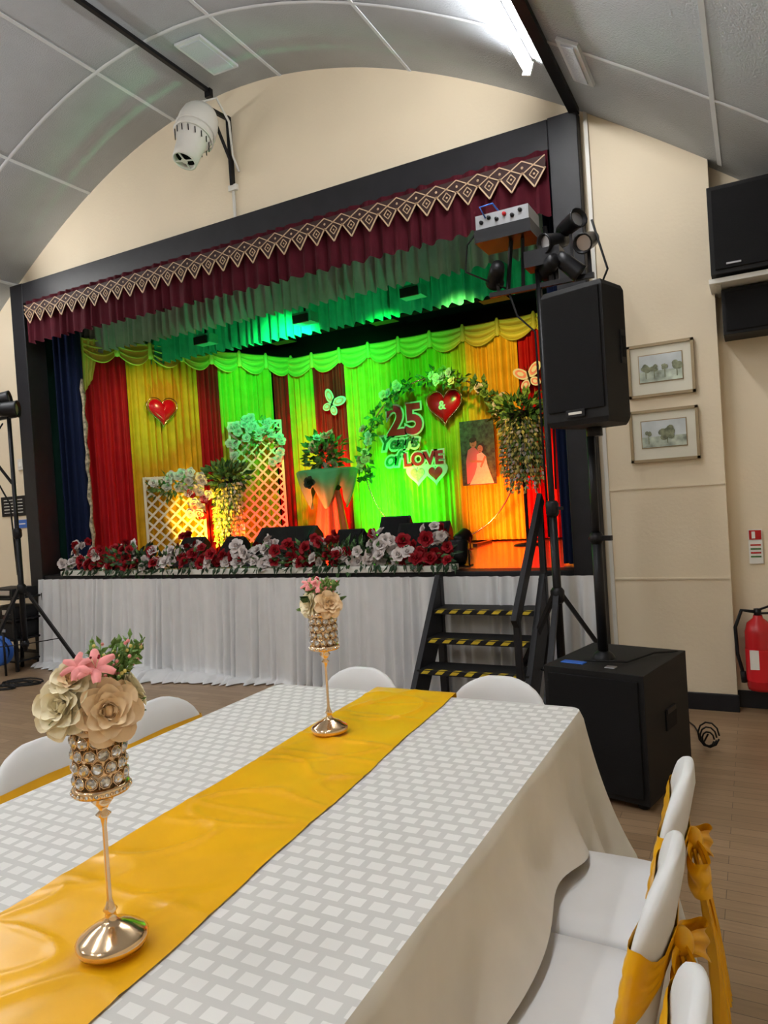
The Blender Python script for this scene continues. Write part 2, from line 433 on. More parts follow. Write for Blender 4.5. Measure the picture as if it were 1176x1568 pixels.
# ------------------------------------------------------------------ stage items
def wedge(x, y, w, h, d, rz=0):
    mb = MB(); vs = []
    prof = [(-d/2, 0), (d/2, 0), (d/2, h*.75), (d*.25, h), (-d*.42, h*.30)]
    vs = [(sx*w/2, a, b) for sx in (-1, 1) for a, b in prof]
    mb.add(vs, [(4, 3, 2, 1, 0), (5, 6, 7, 8, 9)]+[(i, (i+1) % 5, (i+1) % 5+5, i+5) for i in range(5)], blackm)
    a = Vector((0, -d*.42, h*.30)); b = Vector((0, d*.25, h))
    mb.bar(a.lerp(b, .08)+Vector((0, -.008, .008)), a.lerp(b, .92)+Vector((0, -.008, .008)), w*.9, .012, grille)
    for sx in (-1, 1): mb.box((sx*w/2, d*.1, h*.5), (.02, .12, .03), metalb)
    mb.obj('stage_monitor_speaker', .01, (x, y, .93), rz)
wedge(-4.02, 5.5, .66, .38, .42); wedge(-2.55, 5.5, .46, .36, .38, .2); wedge(-5.2, 5.5, .3, .32, .28); wedge(-4.62, 5.45, .26, .31, .28, -.2)
wedge(-3.30, 5.5, .28, .33, .28); wedge(-2.98, 5.8, .30, .42, .3, .1)

def lattice(x, y, w, h, rz, roses):
    mb = MB()
    for sx in (-1, 1): mb.box((sx*w/2, 0, h/2), (.03, .025, h), latm)
    for z in (.015, h-.015): mb.box((0, 0, z), (w, .025, .03), latm)
    s = .13
    k = -h
    while k < w+h:
        for sg, yy in ((1, -.006), (-1, .006)):
            z0 = max(0, -k); z1 = min(h, w-k)
            if z1 > z0+.02:
                xa, xb = k+z0, k+z1
                if sg < 0: xa, xb = w-xa, w-xb
                mb.bar((xa-w/2, yy, z0), (xb-w/2, yy, z1), .024, .006, latm, up=(0, 1, 0))
        k += s
    foliage(mb, (0, -.05, h*.88), (w*.5, .06, h*.14), 110, .08, [leafm, leaf2])
    for (rx, rz_, cl) in roses:
        rose(mb, (rx*w, -.07, rz_*h), Vector((random.uniform(-.4, .4), -1, random.uniform(-.2, .5))), .062, cl)
    mb.obj('garden_trellis', 0, (x, y, .93), rz)
R1 = [(random.uniform(-.5, .5), random.uniform(.84, 1.04), petw) for i in range(15)]+[(random.uniform(.2, .6), random.uniform(.5, .85), random.choice([petw, petk, petr])) for i in range(12)]
R2 = [(random.uniform(-.5, .5), random.uniform(.80, 1.02), petw) for i in range(24)]+[(.42, .70, petw), (.47, .75, petw), (-.42, .74, petw), (.3, .68, petw)]
lattice(-6.08, 6.22, .66, 1.02, radians(42), R1)
lattice(-5.55, 7.15, .64, 1.68, radians(36), R2)

def hanging_plant(x, y, ztop, zbot, w, name):
    mb = MB()
    mb.lathe([(.16, 0), (.14, .02), (.02, .03), (.018, ztop-.95), (.05, ztop-.93)], metalb, (x, y, .93), 12, cap=True)
    mb.lathe([(.02, 0), (.10, .02), (.14, .12), (.15, .14)], metalb, (x, y, ztop-.1), 14, cap=True)
    foliage(mb, (x, y, ztop+.06), (w*.6, w*.4, .16), 230, .11, [leafm, leaf2], up=.2)
    for i in range(130):
        a = random.random()*2*pi; r = w*.45*random.uniform(.3, 1)
        L = (ztop-zbot)*random.uniform(.5, 1); px, py = x+r*cos(a), y+r*sin(a)*.6
        mb.tube([(px*.9+x*.1, py, ztop+.04), (px, py, ztop-L*.4), (px+.02*cos(a), py, ztop-L)], .003, leafm, 4)
        for k in range(int(L/.045)):
            leaf(mb, (px, py, ztop-k*.045-.02), (cos(a)*.5+random.uniform(-.4, .4), random.uniform(-.7, .1), -.7), .06, .020, random.choice([pety, pety, leaf2, petw]))
    mb.obj(name)
hanging_plant(-5.62, 6.62, 1.85, 1.05, .46, 'trailing_flower_stand')
hanging_plant(-2.16, 7.3, 2.30, 1.45, .50, 'trailing_flower_stand')

# draped pedestal with bouquet
mb = MB(); PX, PY = -4.52, 7.15
mb.lathe([(.16, 0), (.15, .02), (.03, .04), (.025, .7), (.10, .78), (.20, .88), (.22, .92)], goldm, (PX, PY, .93), 20, cap=True)
def drap(u, v):
    a = 2*pi*u; f = sin(a*4+.6)
    if v < .25: k = v/.25; r = .06+.34*k; z = 1.90+.02*k
    else:
        k = (v-.25)/.75; r = .40-.17*k**1.5; z = 1.92-.34*k*(1+.40*f)
    r *= 1+.06*sin(a*13)*v
    return Vector((PX+r*cos(a), PY+r*sin(a)*.7, z))
mb.sheet(drap, 96, 14, tulle)
def low(u, v):
    a = 2*pi*u; r = (.11+.10*v)*(1+.16*sin(a*9)); return Vector((PX+.02+r*cos(a), PY+r*sin(a), 1.66-.71*v))
mb.sheet(low, 90, 8, tullo)
for i in range(14):
    rose(mb, (PX+random.uniform(-.17, .17), PY-.05+random.uniform(-.1, .05), 2.05+random.uniform(-.12, .28)), rdir(.4)-Vector((0, .6, 0)), .06, random.choice([petr, petk, petw]))
foliage(mb, (PX, PY-.03, 2.08), (.26, .15, .26), 170, .11, [leafm, leaf2])
rose(mb, (PX-.05, PY-.30, 1.76), (0, -1, .1), .08, leafd)
mb.obj('draped_flower_pedestal')

# hoop with flowers
mb = MB(); HC = Vector((-3.26, 7.55, 1.93)); HR = .96
mb.tube([HC+Vector((HR*cos(a*pi/32), 0, HR*sin(a*pi/32))) for a in range(64)], .009, goldm, 8, closed=True)
for sx in (-.5, .5): mb.box((HC.x+sx, 7.55, .945), (.05, .5, .03), metalb)
def hoopflowers(a0, a1, n, cols, dens=9):
    for i in range(n):
        a = radians(random.uniform(a0, a1)); p = HC+Vector((HR*cos(a)+random.uniform(-.07, .07), -.05, HR*sin(a)+random.uniform(-.07, .07)))
        rose(mb, p, Vector((random.uniform(-.5, .5), -1, random.uniform(-.2, .6))), .058, random.choice(cols))
    for i in range(n*dens):
        a = radians(random.uniform(a0-8, a1+8)); p = HC+Vector(((HR+random.uniform(-.08, .08))*cos(a), random.uniform(-.06, .03), (HR+random.uniform(-.08, .08))*sin(a)))
        leaf(mb, p, rdir(0), .10, .03, random.choice([leafm, leaf2]))
hoopflowers(148, 182, 10, [petp, petp, petw, petk]); hoopflowers(112, 128, 6, [petp, petw]); hoopflowers(72, 90, 7, [petp, petw, petc]); hoopflowers(26, 52, 7, [leaf2, petw, leaf2], 16)
mb.obj('floral_hoop')

def text_into(mb, body, size, x, y, z, m, ext=.008, off=0.0, sx=1, sh=0.0):
    cu = bpy.data.curves.new('t', 'FONT'); cu.body = body; cu.size = size; cu.extrude = ext; cu.offset = off; cu.align_x = 'CENTER'; cu.align_y = 'CENTER'; cu.resolution_u = 4; cu.shear = sh
    o = bpy.data.objects.new('t', cu); scene.collection.objects.link(o)
    dg = bpy.context.evaluated_depsgraph_get(); me = bpy.data.meshes.new_from_object(o.evaluated_get(dg))
    M = Matrix.Translation((x, y, z)) @ Matrix.Rotation(pi/2, 4, 'X') @ Matrix.Scale(sx, 4, (1, 0, 0))
    mb.add([v.co.copy() for v in me.vertices], [list(p.vertices) for p in me.polygons], m, False, M)
    bpy.data.objects.remove(o); bpy.data.meshes.remove(me)
YT = 7.86
mb = MB(); text_into(mb, '25', .50, -3.785, YT, 2.46, whitet, .006, .036); text_into(mb, '25', .50, -3.785, YT-.015, 2.46, redt, .01, .014)
text_into(mb, 'Years', .235, -3.90, YT, 2.20, whitet, .006, .030, sh=.3); text_into(mb, 'Years', .235, -3.90, YT-.015, 2.20, scriptg, .008, .002, sh=.3)
text_into(mb, 'of', .26, -4.0, YT, 2.00, whitet, .006, .028, sh=.3); text_into(mb, 'of', .26, -4.0, YT-.015, 2.00, scriptg, .008, .002, sh=.3)
text_into(mb, 'LOVE', .22, -3.57, YT, 1.97, whitet, .006, .028, 1.0); text_into(mb, 'LOVE', .22, -3.57, YT-.012, 1.97, redt, .01, .008, 1.0)
def heart(mb, c, s, th, m, M3=None):
    M3 = M3 or Matrix.Identity(3)
    def fn(u, v):
        t = 2*pi*u; k = v*.999
        x = 16*sin(t)**3/17; z = (13*cos(t)-5*cos(2*t)-2*cos(3*t)-cos(4*t)+2.5)/17
        return Vector(c)+M3 @ Vector((x*s*k, -th*sqrt(max(0, 1-k*k)), z*s*k))
    mb.sheet(fn, 40, 8, m)
for cx, cz, m in ((-3.66, 1.78, whitet), (-3.42, 1.78, whitet)):
    heart(mb, (cx, YT+.01, cz), .17, .01, m); heart(mb, (cx, YT-.005, cz), .10, .012, petk if cx < -3.5 else redt)
mb.obj('anniversary_lettering')
mb = MB(); heart(mb, (-3.24, YT-.03, 2.56), .23, .06, heartm); text_into(mb, '&', .14, -3.24, YT-.1, 2.58, whitet, .004, .004)
mb.tube([(-3.24+.245*16*sin(t)**3/17, YT-.03, 2.56+.245*(13*cos(t)-5*cos(2*t)-2*cos(3*t)-cos(4*t)+2.5)/17) for t in [2*pi*i/48 for i in range(48)]], .006, goldm, 6, closed=True)
mb.obj('heart_plaque')
RH = Matrix.Rotation(math.atan2(nn[1], nn[0])+pi/2, 3, 'Z')
mb = MB(); hc = Vector((-6.27, 6.27, 2.72))+Vector((nn[0], nn[1], 0))*.08
heart(mb, hc, .18, .06, heartm, RH)
mb.tube([hc+RH @ Vector((.20*16*sin(t)**3/17, .0, .20*(13*cos(t)-5*cos(2*t)-2*cos(3*t)-cos(4*t)+2.5)/17)) for t in [2*pi*i/48 for i in range(48)]], .007, goldm, 6, closed=True)
mb.obj('heart_plaque')

def disc(mb, c, rx, rz, m, rot=0, n=20):
    c = Vector(c); vs = [c]
    for k in range(n):
        a = 2*pi*k/n; x, z = rx*cos(a), rz*sin(a)
        vs.append(c+Vector((x*cos(rot)-z*sin(rot), 0, x*sin(rot)+z*cos(rot))))
    mb.add(vs, [(0, 1+k, 1+(k+1) % n) for k in range(n)], m)
def butterfly(x, y, z, s, rot):
    mb = MB(); R = Matrix.Rotation(rot, 3, 'Y')
    for sg in (-1, 1):
        for (dx, dz, rx, rz, rr) in ((.42, .35, .50, .28, .7), (.30, -.32, .32, .24, -.7)):
            for m, sc, dy in ((whitet, 1.0, 0), (petk, .72, -.006), (whitet, .4, -.012)):
                cc = Vector((sg*dx*s, dy-.02-sg*.01, dz*s)); cc = R @ cc+Vector((x, y, z))
                disc(mb, cc, rx*s*sc, rz*s*sc, m, (rr*sg)-rot)
    p = [R @ Vector((0, -.03, k*s)) + Vector((x, y, z)) for k in (-.4, -.1, .25, .42)]
    mb.tube(p, [.004, .012, .012, .006], metalb, 6)
    for sg in (-1, 1): mb.tube([p[3], p[3]+R @ Vector((sg*.12*s, 0, .25*s))], .003, metalb, 4)
    mb.obj('paper_butterfly')
butterfly(-4.82, 7.88, 2.80, .21, .5); butterfly(-2.2, 7.88, 2.78, .2, -.2)

# couple photo poster
mb = MB(); px, py, pz = -2.86, 7.84, 1.99
mb.box((px, py+.01, pz), (.42, .012, .76), photobg)
def poly(pts, m, dy): mb.add([(px+a, py+dy, pz+b) for a, b in pts], [tuple(range(len(pts)))], m)
disc(mb, (px-.05, py, pz+.115), .042, .055, skin); disc(mb, (px-.052, py-.002, pz+.152), .048, .030, hairm, .2)
disc(mb, (px+.045, py-.001, pz+.05), .048, .058, hairm); disc(mb, (px+.034, py-.003, pz+.042), .033, .043, skin)
poly([(-.12, .035), (-.07, .065), (-.03, .06), (.02, 0), (.03, -.2), (-.06, -.33), (-.15, -.36), (-.15, -.1)], pinkp, -.001)
poly([(-.01, -.02), (.05, .0), (.10, -.05), (.11, -.15), (.15, -.28), (.18, -.37), (-.12, -.37), (-.05, -.25), (-.02, -.17)], photow, -.004)
poly([(-.10, -.08), (.06, -.10), (.065, -.122), (-.10, -.11)], skin, -.006)
poly([(.085, -.04), (.105, -.06), (.04, -.18), (.02, -.17)], skin, -.007)
for (ex, ez) in ((-.065, .118), (-.035, .118), (.022, .048), (.046, .048)): disc(mb, (px+ex, py-.008, pz+ez), .005, .003, hairm, n=8)
for (ex, ez) in ((-.05, .088), (.034, .018)): disc(mb, (px+ex, py-.008, pz+ez), .010, .004, petr, n=8)
mb.obj('couple_photo_poster')

# LED uplighters
def par(x, y, tgt, rz=0, name='led_uplighter', z=.93):
    mb = MB(); d = (Vector(tgt)-Vector((x, y, z+.12))).normalized(); M = orient((x, y, z+.12), d)
    mb.lathe([(.0, -.10), (.06, -.10), (.075, -.05), (.08, .06), (.085, .08), (.07, .08), (.065, .05), (0, .05)], metalb, n=16, M=M)
    for sx in (-1, 1): mb.bar((x+sx*.09, y, z+.01), (x+sx*.09, y, z+.13), .02, .008, metalb)
    mb.box((x, y, z+.005), (.2, .12, .01), metalb); mb.obj(name)
def spot(name, loc, tgt, col, W, ang=60, blend=.8, r=.06):
    l = bpy.data.lights.new(name, 'SPOT'); l.energy = W; l.color = col; l.spot_size = radians(ang); l.spot_blend = blend; l.shadow_soft_size = r
    o = bpy.data.objects.new(name, l); o.location = loc; o.rotation_euler = (Vector(tgt)-Vector(loc)).to_track_quat('-Z', 'Y').to_euler(); scene.collection.objects.link(o)
UP = [((-4.66, 6.40), (-4.60, 7.6, 1.6), (1, .03, .01), 260, 75), ((-3.95, 6.9), (-3.95, 8, 1.4), (.01, 1, .06), 430, 78), ((-2.75, 6.9), (-2.5, 8, 1.4), (1, .10, .01), 380, 80),
      ((-5.30, 6.3), (-5.50, 7.3, 1.6), (1, .03, .01), 150, 75), ((-5.65, 5.85), (-5.95, 6.8, 1.6), (1, .62, .03), 110, 85),
      ((-3.62, 5.3), (-4.0, 6.25, 3.7), (.02, 1, .30), 170, 80), ((-5.75, 5.3), (-5.6, 6.25, 3.7), (.02, 1, .30), 110, 75), ((-2.15, 5.3), (-2.4, 6.25, 3.7), (.02, 1, .35), 120, 75)]  # added uplighters, unseen behind the flowers, to light the borders green
for (a, t, c, W, an) in UP:
    par(a[0], a[1], t)
    s = Vector((a[0], a[1], 1.05)); d = (Vector(t)-s).normalized()
    spot('led_beam', s+d*.10, t, c, W, an)
spot('warm_stage_wash', (-2.4, 5.75, 3.25), (-2.3, 8.0, 2.7), (1, .66, .16), 150, 60)
spot('warm_stage_wash', (-5.2, 5.75, 3.25), (-6.4, 6.3, 2.4), (1, .8, .35), 30, 80)
spot('green_stage_wash', (-3.9, 5.75, 3.2), (-5.3, 7.9, 3.0), (.02, 1, .2), 330, 75)
spot('green_stage_wash', (-2.9, 5.75, 3.2), (-4.0, 8.0, 2.6), (.02, 1, .12), 190, 62)

# ------------------------------------------------------------------ light stands
def tripod(mb, x, y, zh, ztop, spread, rot0):
    mb.tube([(x, y, .25), (x, y, ztop)], .020, metalb, 8); mb.tube([(x, y, .3), (x, y, zh+.55)], .027, metalb, 8)
    mb.lathe([(.03, -.05), (.045, -.03), (.045, .03), (.03, .05)], metalb, (x, y, zh), 12, cap=True)
    mb.lathe([(.03, -.05), (.042, -.03), (.042, .03), (.03, .05)], metalb, (x, y, zh+.55), 12, cap=True); mb.bar((x, y, zh+.55), (x+.07, y-.02, zh+.55), .02, .02, metalb)
    mb.lathe([(.03, -.03), (.04, 0), (.03, .03)], metalb, (x, y, .32), 12, cap=True)
    for k in range(3):
        a = rot0+k*2*pi/3; f = Vector((x+spread*cos(a), y+spread*sin(a), .015)); h = Vector((x+.03*cos(a), y+.03*sin(a), zh))
        mb.bar(h, f, .035, .025, metalb); mid = h.lerp(f, .6); mb.bar((x+.03*cos(a), y+.03*sin(a), .32), mid, .02, .008, metalb)
        mb.sphere(f, .02, blackm, 8)
mb = MB(); sx, sy = -1.14, 4.42
tripod(mb, sx, sy, .83, 2.95, .55, -pi/2)
mb.bar((sx-.32, sy, 2.78), (sx+.34, sy, 2.78), .03, .03, metalb)
for dx in (-.2, -.1, .1): mb.bar((sx+dx, sy, 2.78), (sx+dx*.7, sy-.05, 3.12), .02, .02, metalb)
mb.box((sx-.17, sy-.02, 3.20), (.34, .24, .10), greyp); mb.box((sx-.17, sy-.02, 3.12), (.36, .26, .08), metalb)
mb.box((sx-.17, sy-.142, 3.20), (.32, .004, .085), greyp)
for k in range(6): mb.lathe([(.014, 0), (.011, .015)], redx if k == 3 else metalb, n=8, cap=True, M=orient((sx-.30+k*.05, sy-.145, 3.20+.02*(k % 2)), (0, -1, 0)))
mb.tube([(sx-.3, sy-.12, 3.20), (sx-.42, sy-.1, 3.1), (sx-.46, sy-.05, 2.95), (sx-.2, sy, 2.8)], .006, blackm, 6)
mb.tube([(sx-.27, sy-.15, 3.22), (sx-.29, sy-.19, 3.28), (sx-.22, sy-.15, 3.30), (sx-.2, sy, 3.26)], .005, bluep, 6)
for (dx, dz, t) in ((.12, 3.02, (-.5, -.7, -.2)), (.22, 3.10, (.7, -.6, .1)), (.32, 2.98, (-.2, -.9, -.4)), (-.26, 2.9, (-.4, .8, -.3)), (.08, 2.88, (-.5, .8, -.1)), (.2, 2.86, (.5, .2, -.5))):
    M = orient((sx+dx, sy-.03, dz), t)
    mb.lathe([(0, -.09), (.04, -.09), (.05, -.03), (.055, .07), (.062, .09), (.052, .09), (.047, .06), (0, .06)], metalb, n=14, M=M)
    mb.lathe([(.0, .065), (.045, .065)], silver, n=14, M=M)
    mb.bar((sx+dx, sy, 2.78), (sx+dx, sy-.02, dz), .02, .01, metalb)
mb.box((sx+.05, sy-.02, 2.93), (.22, .14, .10), metalb)
mb.tube([(sx+.35, sy-.03, 3.1), (sx+.42, sy, 2.8), (sx+.3, sy, 2.55), (sx+.05, sy, 2.4), (sx+.03, sy, 1.5)], .007, blackm, 6)
mb.tube([(sx-.2, sy, 2.8), (sx-.15, sy, 2.62), (sx-.04, sy, 2.5), (sx-.03, sy, 1.2)], .007, blackm, 6)
mb.obj('lighting_stand')
mb = MB(); sx, sy = -6.42, 4.42
tripod(mb, sx, sy, .86, 2.6, .55, pi/2+pi)
mb.bar((sx-.4, sy, 2.55), (sx+.1, sy, 2.55), .03, .03, metalb)
for (dx, dz, t) in ((-.08, 2.72, (.6, .5, .1)), (-.3, 2.72, (.3, -.8, -.1)), (.03, 2.62, (.7, .5, .0))):
    M = orient((sx+dx, sy-.03, dz), t)
    mb.lathe([(0, -.12), (.06, -.12), (.07, -.03), (.08, .08), (.085, .1), (.07, .1), (.065, .07), (0, .07)], metalb, n=14, M=M)
    mb.lathe([(0, .08), (.06, .08)], silver, n=14, M=M)
mb.bar((sx-.02, sy, 1.9), (sx-.5, sy-.1, 2.5), .02, .02, metalb)
mb.tube([(sx-.1, sy, 2.5), (sx-.3, sy-.1, 2.2), (sx-.05, sy-.02, 1.7), (sx-.04, sy, 1.0)], .008, blackm, 6)
mb.obj('lighting_stand')

# ------------------------------------------------------------------ PA speakers
SR = radians(-13)
mb = MB()
W, D, H = .50, .58, .60
mb.box((0, 0, H/2+.03), (W, D, H), blackm)
mb.box((0, -D/2-.006, H/2+.03), (W-.05, .015, H-.06), grille)
for a in (-1, 1):
    for b in (-1, 1): mb.lathe([(.025, 0), (.03, .03)], blackm, (a*.2, b*.24, 0), 10, cap=True)
    mb.box((a*(W/2+.002), .02, .36), (.012, .14, .10), grille); mb.box((a*(W/2+.004), .02, .40), (.014, .12, .025), metalb)
mb.lathe([(.06, 0), (.05, .02), (.026, .04)], metalb, (-.05, -.03, H+.03), 14, cap=True)
mb.box((-.14, -.18, H+.032), (.12, .05, .006), bluep); mb.box((.06, -.2, H+.032), (.05, .04, .006), silver)
mb.tube([(-.1, -.15, H+.04), (-.02, -.18, H+.05), (.1, -.1, H+.04), (.16, .1, H+.05), (.22, .26, H+.03)], .006, blackm, 6)
mb.obj('subwoofer', .012, (-.67, 3.665, 0), SR)
mb = MB(); mb.tube([(0, 0, .665), (0, 0, 1.27)], .026, metalb, 12); mb.tube([(0, 0, 1.2), (0, 0, 1.755)], .020, metalb, 12)
mb.lathe([(.026, -.03), (.042, 0), (.026, .03)], metalb, (0, 0, 1.24), 10, cap=True); mb.bar((0, 0, 1.24), (.08, 0, 1.24), .025, .025, metalb)
mb.obj('speaker_pole', 0, (-.725, 3.645, 0), SR)
mb = MB(); W, D, H = .325, .35, .66
ring = lambda z, k=1.0: [Vector(p) for p in ((-W/2*k, -D/2*k, z), (W/2*k, -D/2*k, z), (W/2*k, D*.12*k, z), (W*.27*k, D/2*k, z), (-W*.27*k, D/2*k, z), (-W/2*k, D*.12*k, z))]
rr = [ring(0, .93), ring(.025), ring(H-.025), ring(H, .93)]; vs = [p for r in rr for p in r]
fs = [(i*6+k, i*6+(k+1) % 6, (i+1)*6+(k+1) % 6, (i+1)*6+k) for i in range(3) for k in range(6)]+[(5, 4, 3, 2, 1, 0), tuple(range(18, 24))]
mb.add(vs, fs, blackm)
mb.box((0, -D/2-.005, H/2+.02), (W-.03, .012, H-.10), grille)
mb.box((.0, -D/2-.013, .055), (.10, .006, .035), metalb); mb.box((0, -D/2-.017, .055), (.07, .003, .012), whitet)
for s_ in (-1, 1): mb.box((s_*W/2, .0, .36), (.014, .05, .16), metalb); mb.box((s_*W/2, .0, .36), (.02, .03, .10), grille)
mb.lathe([(.04, -.045), (.04, 0)], metalb, (-.04, 0.06, 0), 12, cap=True)
mb.obj('pa_speaker', .012, (-.685, 3.585, 1.80), radians(-17))
mb = MB(); mb.box((.10, 4.86, 2.98), (.55, .30, .52), blackm); mb.box((.10, 4.705, 2.98), (.50, .012, .47), grille); mb.box((-.05, 4.697, 2.77), (.08, .004, .012), silver)
mb.obj('wall_loudspeaker', .01)
mb = MB(); mb.box((.12, 4.92, 2.69), (.62, .36, .03), whitep); mb.bar((-.14, 5.1, 2.672), (-.14, 4.78, 2.672), .03, .01, whitep); mb.bar((.38, 5.1, 2.672), (.38, 4.78, 2.672), .03, .01, whitep)
mb.obj('wall_shelf', .003)
mb = MB(); mb.box((.14, 4.98, 2.52), (.54, .24, .28), blackm); mb.box((.14, 4.855, 2.52), (.5, .01, .24), grille); mb.obj('equipment_box', .008)

def picture(x0, x1, z0, z1, trees):
    mb = MB(); c = ((x0+x1)/2, 0, (z0+z1)/2); w = x1-x0; h = z1-z0; y = YF-.012
    mb.box((c[0], y, c[2]), (w-.02, .01, h-.02), mountm)
    for z in (z0, z1): mb.box((c[0], y-.006, z+(.009 if z == z0 else -.009)), (w, .026, .018), framem)
    for x in (x0, x1): mb.box((x+(.009 if x == x0 else -.009), y-.006, c[2]), (.018, .026, h), framem)
    iw, ih = w*.64, h*.50; yy = y-.007
    mb.box((c[0], yy, c[2]+.01), (iw+.012, .004, ih+.012), framem)
    mb.box((c[0], yy-.003, c[2]+.01), (iw, .003, ih), skym); mb.box((c[0], yy-.005, c[2]+.01-ih*.3), (iw, .003, ih*.4), paintm)
    rs = random.Random(int(z0*100))
    for (tx, tr) in trees:
        for q in range(9):
            a = rs.random()*6; rr_ = tr*ih*rs.uniform(.2, .7)
            disc(mb, (c[0]+tx*iw+rr_*cos(a), yy-.008-.0002*q, c[2]+.012+rr_*.7*sin(a)), tr*ih*.45, tr*ih*.35, treem, rs.random()*3, 9)
        mb.box((c[0]+tx*iw, yy-.008, c[2]-.03), (.006, .002, .05), treem)
    mb.obj('framed_landscape_picture')
picture(-.72, -.31, 2.07, 2.42, ((-.35, .22), (-.15, .18), (.1, .15), (.38, .25))); picture(-.73, -.305, 1.64, 1.985, ((.08, .36), (-.35, .15)))
mb = MB(); mb.box((-.02, YF+.11, 1.05), (.08, .008, .22), whitet); mb.box((-.02, YF+.105, 1.125), (.07, .004, .06), redx)
for k in range(4): mb.box((-.02, YF+.105, 1.06-k*.025), (.06, .003, .010), leafm if k % 2 else redx)
mb.box((-.03, YF+.102, 1.125), (.02, .004, .045), whitet)
mb.obj('fire_action_sign')
mb = MB(); mb.box((-7.28, YF-.006, 1.70), (.42, .01, .22), blackm)
for k in range(5): mb.box((-7.28, YF-.012, 1.77-k*.035), (.32, .003, .008), whitep)
mb.obj('notice_board'); mb = MB(); mb.box((-7.18, YF-.006, 1.50), (.22, .01, .09), bluep); mb.box((-7.18, YF-.012, 1.5), (.17, .003, .012), whitet); mb.obj('door_sign')
mb = MB(); mb.box((-7.1, YF-.01, 2.15), (.09, .02, .12), whitep); mb.box((-7.1, YF-.022, 2.15), (.03, .008, .05), whitet); mb.obj('light_switch')
mb = MB(); ex, ey = -.03, 4.98
mb.lathe([(.0, 0), (.075, 0), (.08, .02), (.08, .36), (.065, .42), (.03, .45), (.025, .47)], redx, (ex, ey, .16), 20)
mb.lathe([(.082, 0), (.082, .20)], redt, (ex, ey, .22), 20); mb.box((ex-.03, ey-.078, .36), (.05, .012, .12), whitet, rz=.1)
mb.tube([(ex, ey, .62), (ex, ey, .67)], .022, metalb); mb.bar((ex, ey, .66), (ex+.1, ey, .70), .02, .012, metalb); mb.bar((ex, ey, .64), (ex+.1, ey, .645), .02, .012, metalb)
mb.tube([(ex-.02, ey, .65), (ex-.09, ey-.01, .66), (ex-.13, ey-.01, .55), (ex-.125, ey-.01, .38), (ex-.10, ey-.01, .26)], .011, blackm, 8)
mb.tube([(ex-.10, ey-.01, .27), (ex-.095, ey-.01, .20)], .017, blackm, 8)
mb.box((ex, ey+.10, .5), (.06, .06, .10), metalb)
mb.obj('fire_extinguisher')

# wall fan heater
mb = MB(); c = Vector((-3.99, 4.60, 4.66)); M = orient(c, (.12, .42, 1.0))
mb.lathe([(0, .26), (.07, .255), (.12, .23), (.15, .18), (.165, .11), (.165, .04), (.15, .02), (.15, -.02), (.145, -.05), (.115, -.12), (.105, -.22), (.10, -.29), (.085, -.29), (.085, -.20)], whitep, n=28, M=M)
for z in (.03, -.035): mb.lathe([(.158, z-.008), (.172, z), (.158, z+.008)], whitep, n=28, M=M)
for k in range(16):
    a = 2*pi*k/16; mb.box(M @ Vector((.145*cos(a), .145*sin(a), -.075)), (.006, .006, .05), metalb)
mb.lathe([(0, -.25), (.085, -.25)], blacks, n=20, M=M)
for k in range(2):
    a = pi*k/2+.4; mb.bar(M @ Vector((.09*cos(a), .09*sin(a), -.285)), M @ Vector((-.09*cos(a), -.09*sin(a), -.285)), .012, .008, whitep)
mb.lathe([(0, -.29), (.028, -.29)], whitep, n=12, M=M)
mb.bar((-3.93, 4.98, 4.35), (-3.93, 4.98, 4.95), .04, .03, metalb); mb.bar((-3.93, 4.98, 4.93), (-3.97, 4.66, 4.93), .03, .03, metalb); mb.bar((-3.93, 4.98, 4.55), (-3.93, 4.75, 4.90), .02, .02, metalb)
mb.tube([(-3.96, 4.65, 4.93), (-3.9, 4.8, 5.02), (-3.86, 4.9, 4.85), (-3.9, 4.97, 4.6), (-3.85, 4.98, 4.45)], .01, whitep, 6)
mb.box((-3.93, 4.985, 4.33), (.09, .03, .05), whitep); mb.tube([(-3.93, 4.985, 4.3), (-3.93, 4.985, 4.03)], .014, whitep, 6)
mb.obj('wall_fan')
mb = MB(); mb.box((-4.02, .6, ZA-.04), (.035, 8.5, .03), metalb); mb.box((-4.02, 4.85, ZA-.06), (.06, .04, .07), metalb); mb.obj('ceiling_rail')
mb = MB(); mb.box((-.96, .55, 4.06), (.06, 8.8, .07), metalb); mb.obj('ceiling_rail')

# fluorescent tubes (the emissive tube is the lamp)
def tubelight(x, y):
    z = arch(x)-.09
    tlt = math.atan2(arch(x+.05)-arch(x-.05), .1)
    mb = MB(); R = Matrix.Rotation(-tlt*.6, 3, 'Y')
    mb.box((x, y, z+.055), (.045, 1.5, .03), whitep, R=R)
    mb.tube([(x, y-.73, z), (x, y+.73, z)], .022, tubem, 10)
    for s in (-1, 1): mb.box((x, y+s*.745, z+.015), (.05, .02, .08), whitep, R=R)
    mb.obj('fluorescent_tube_light')
for y in (3.66, .8, -2.6):
    tubelight(-1.12, y); tubelight(-6.78, y)
tubelight(-3.4, -3.5); tubelight(-3.4, -.3)

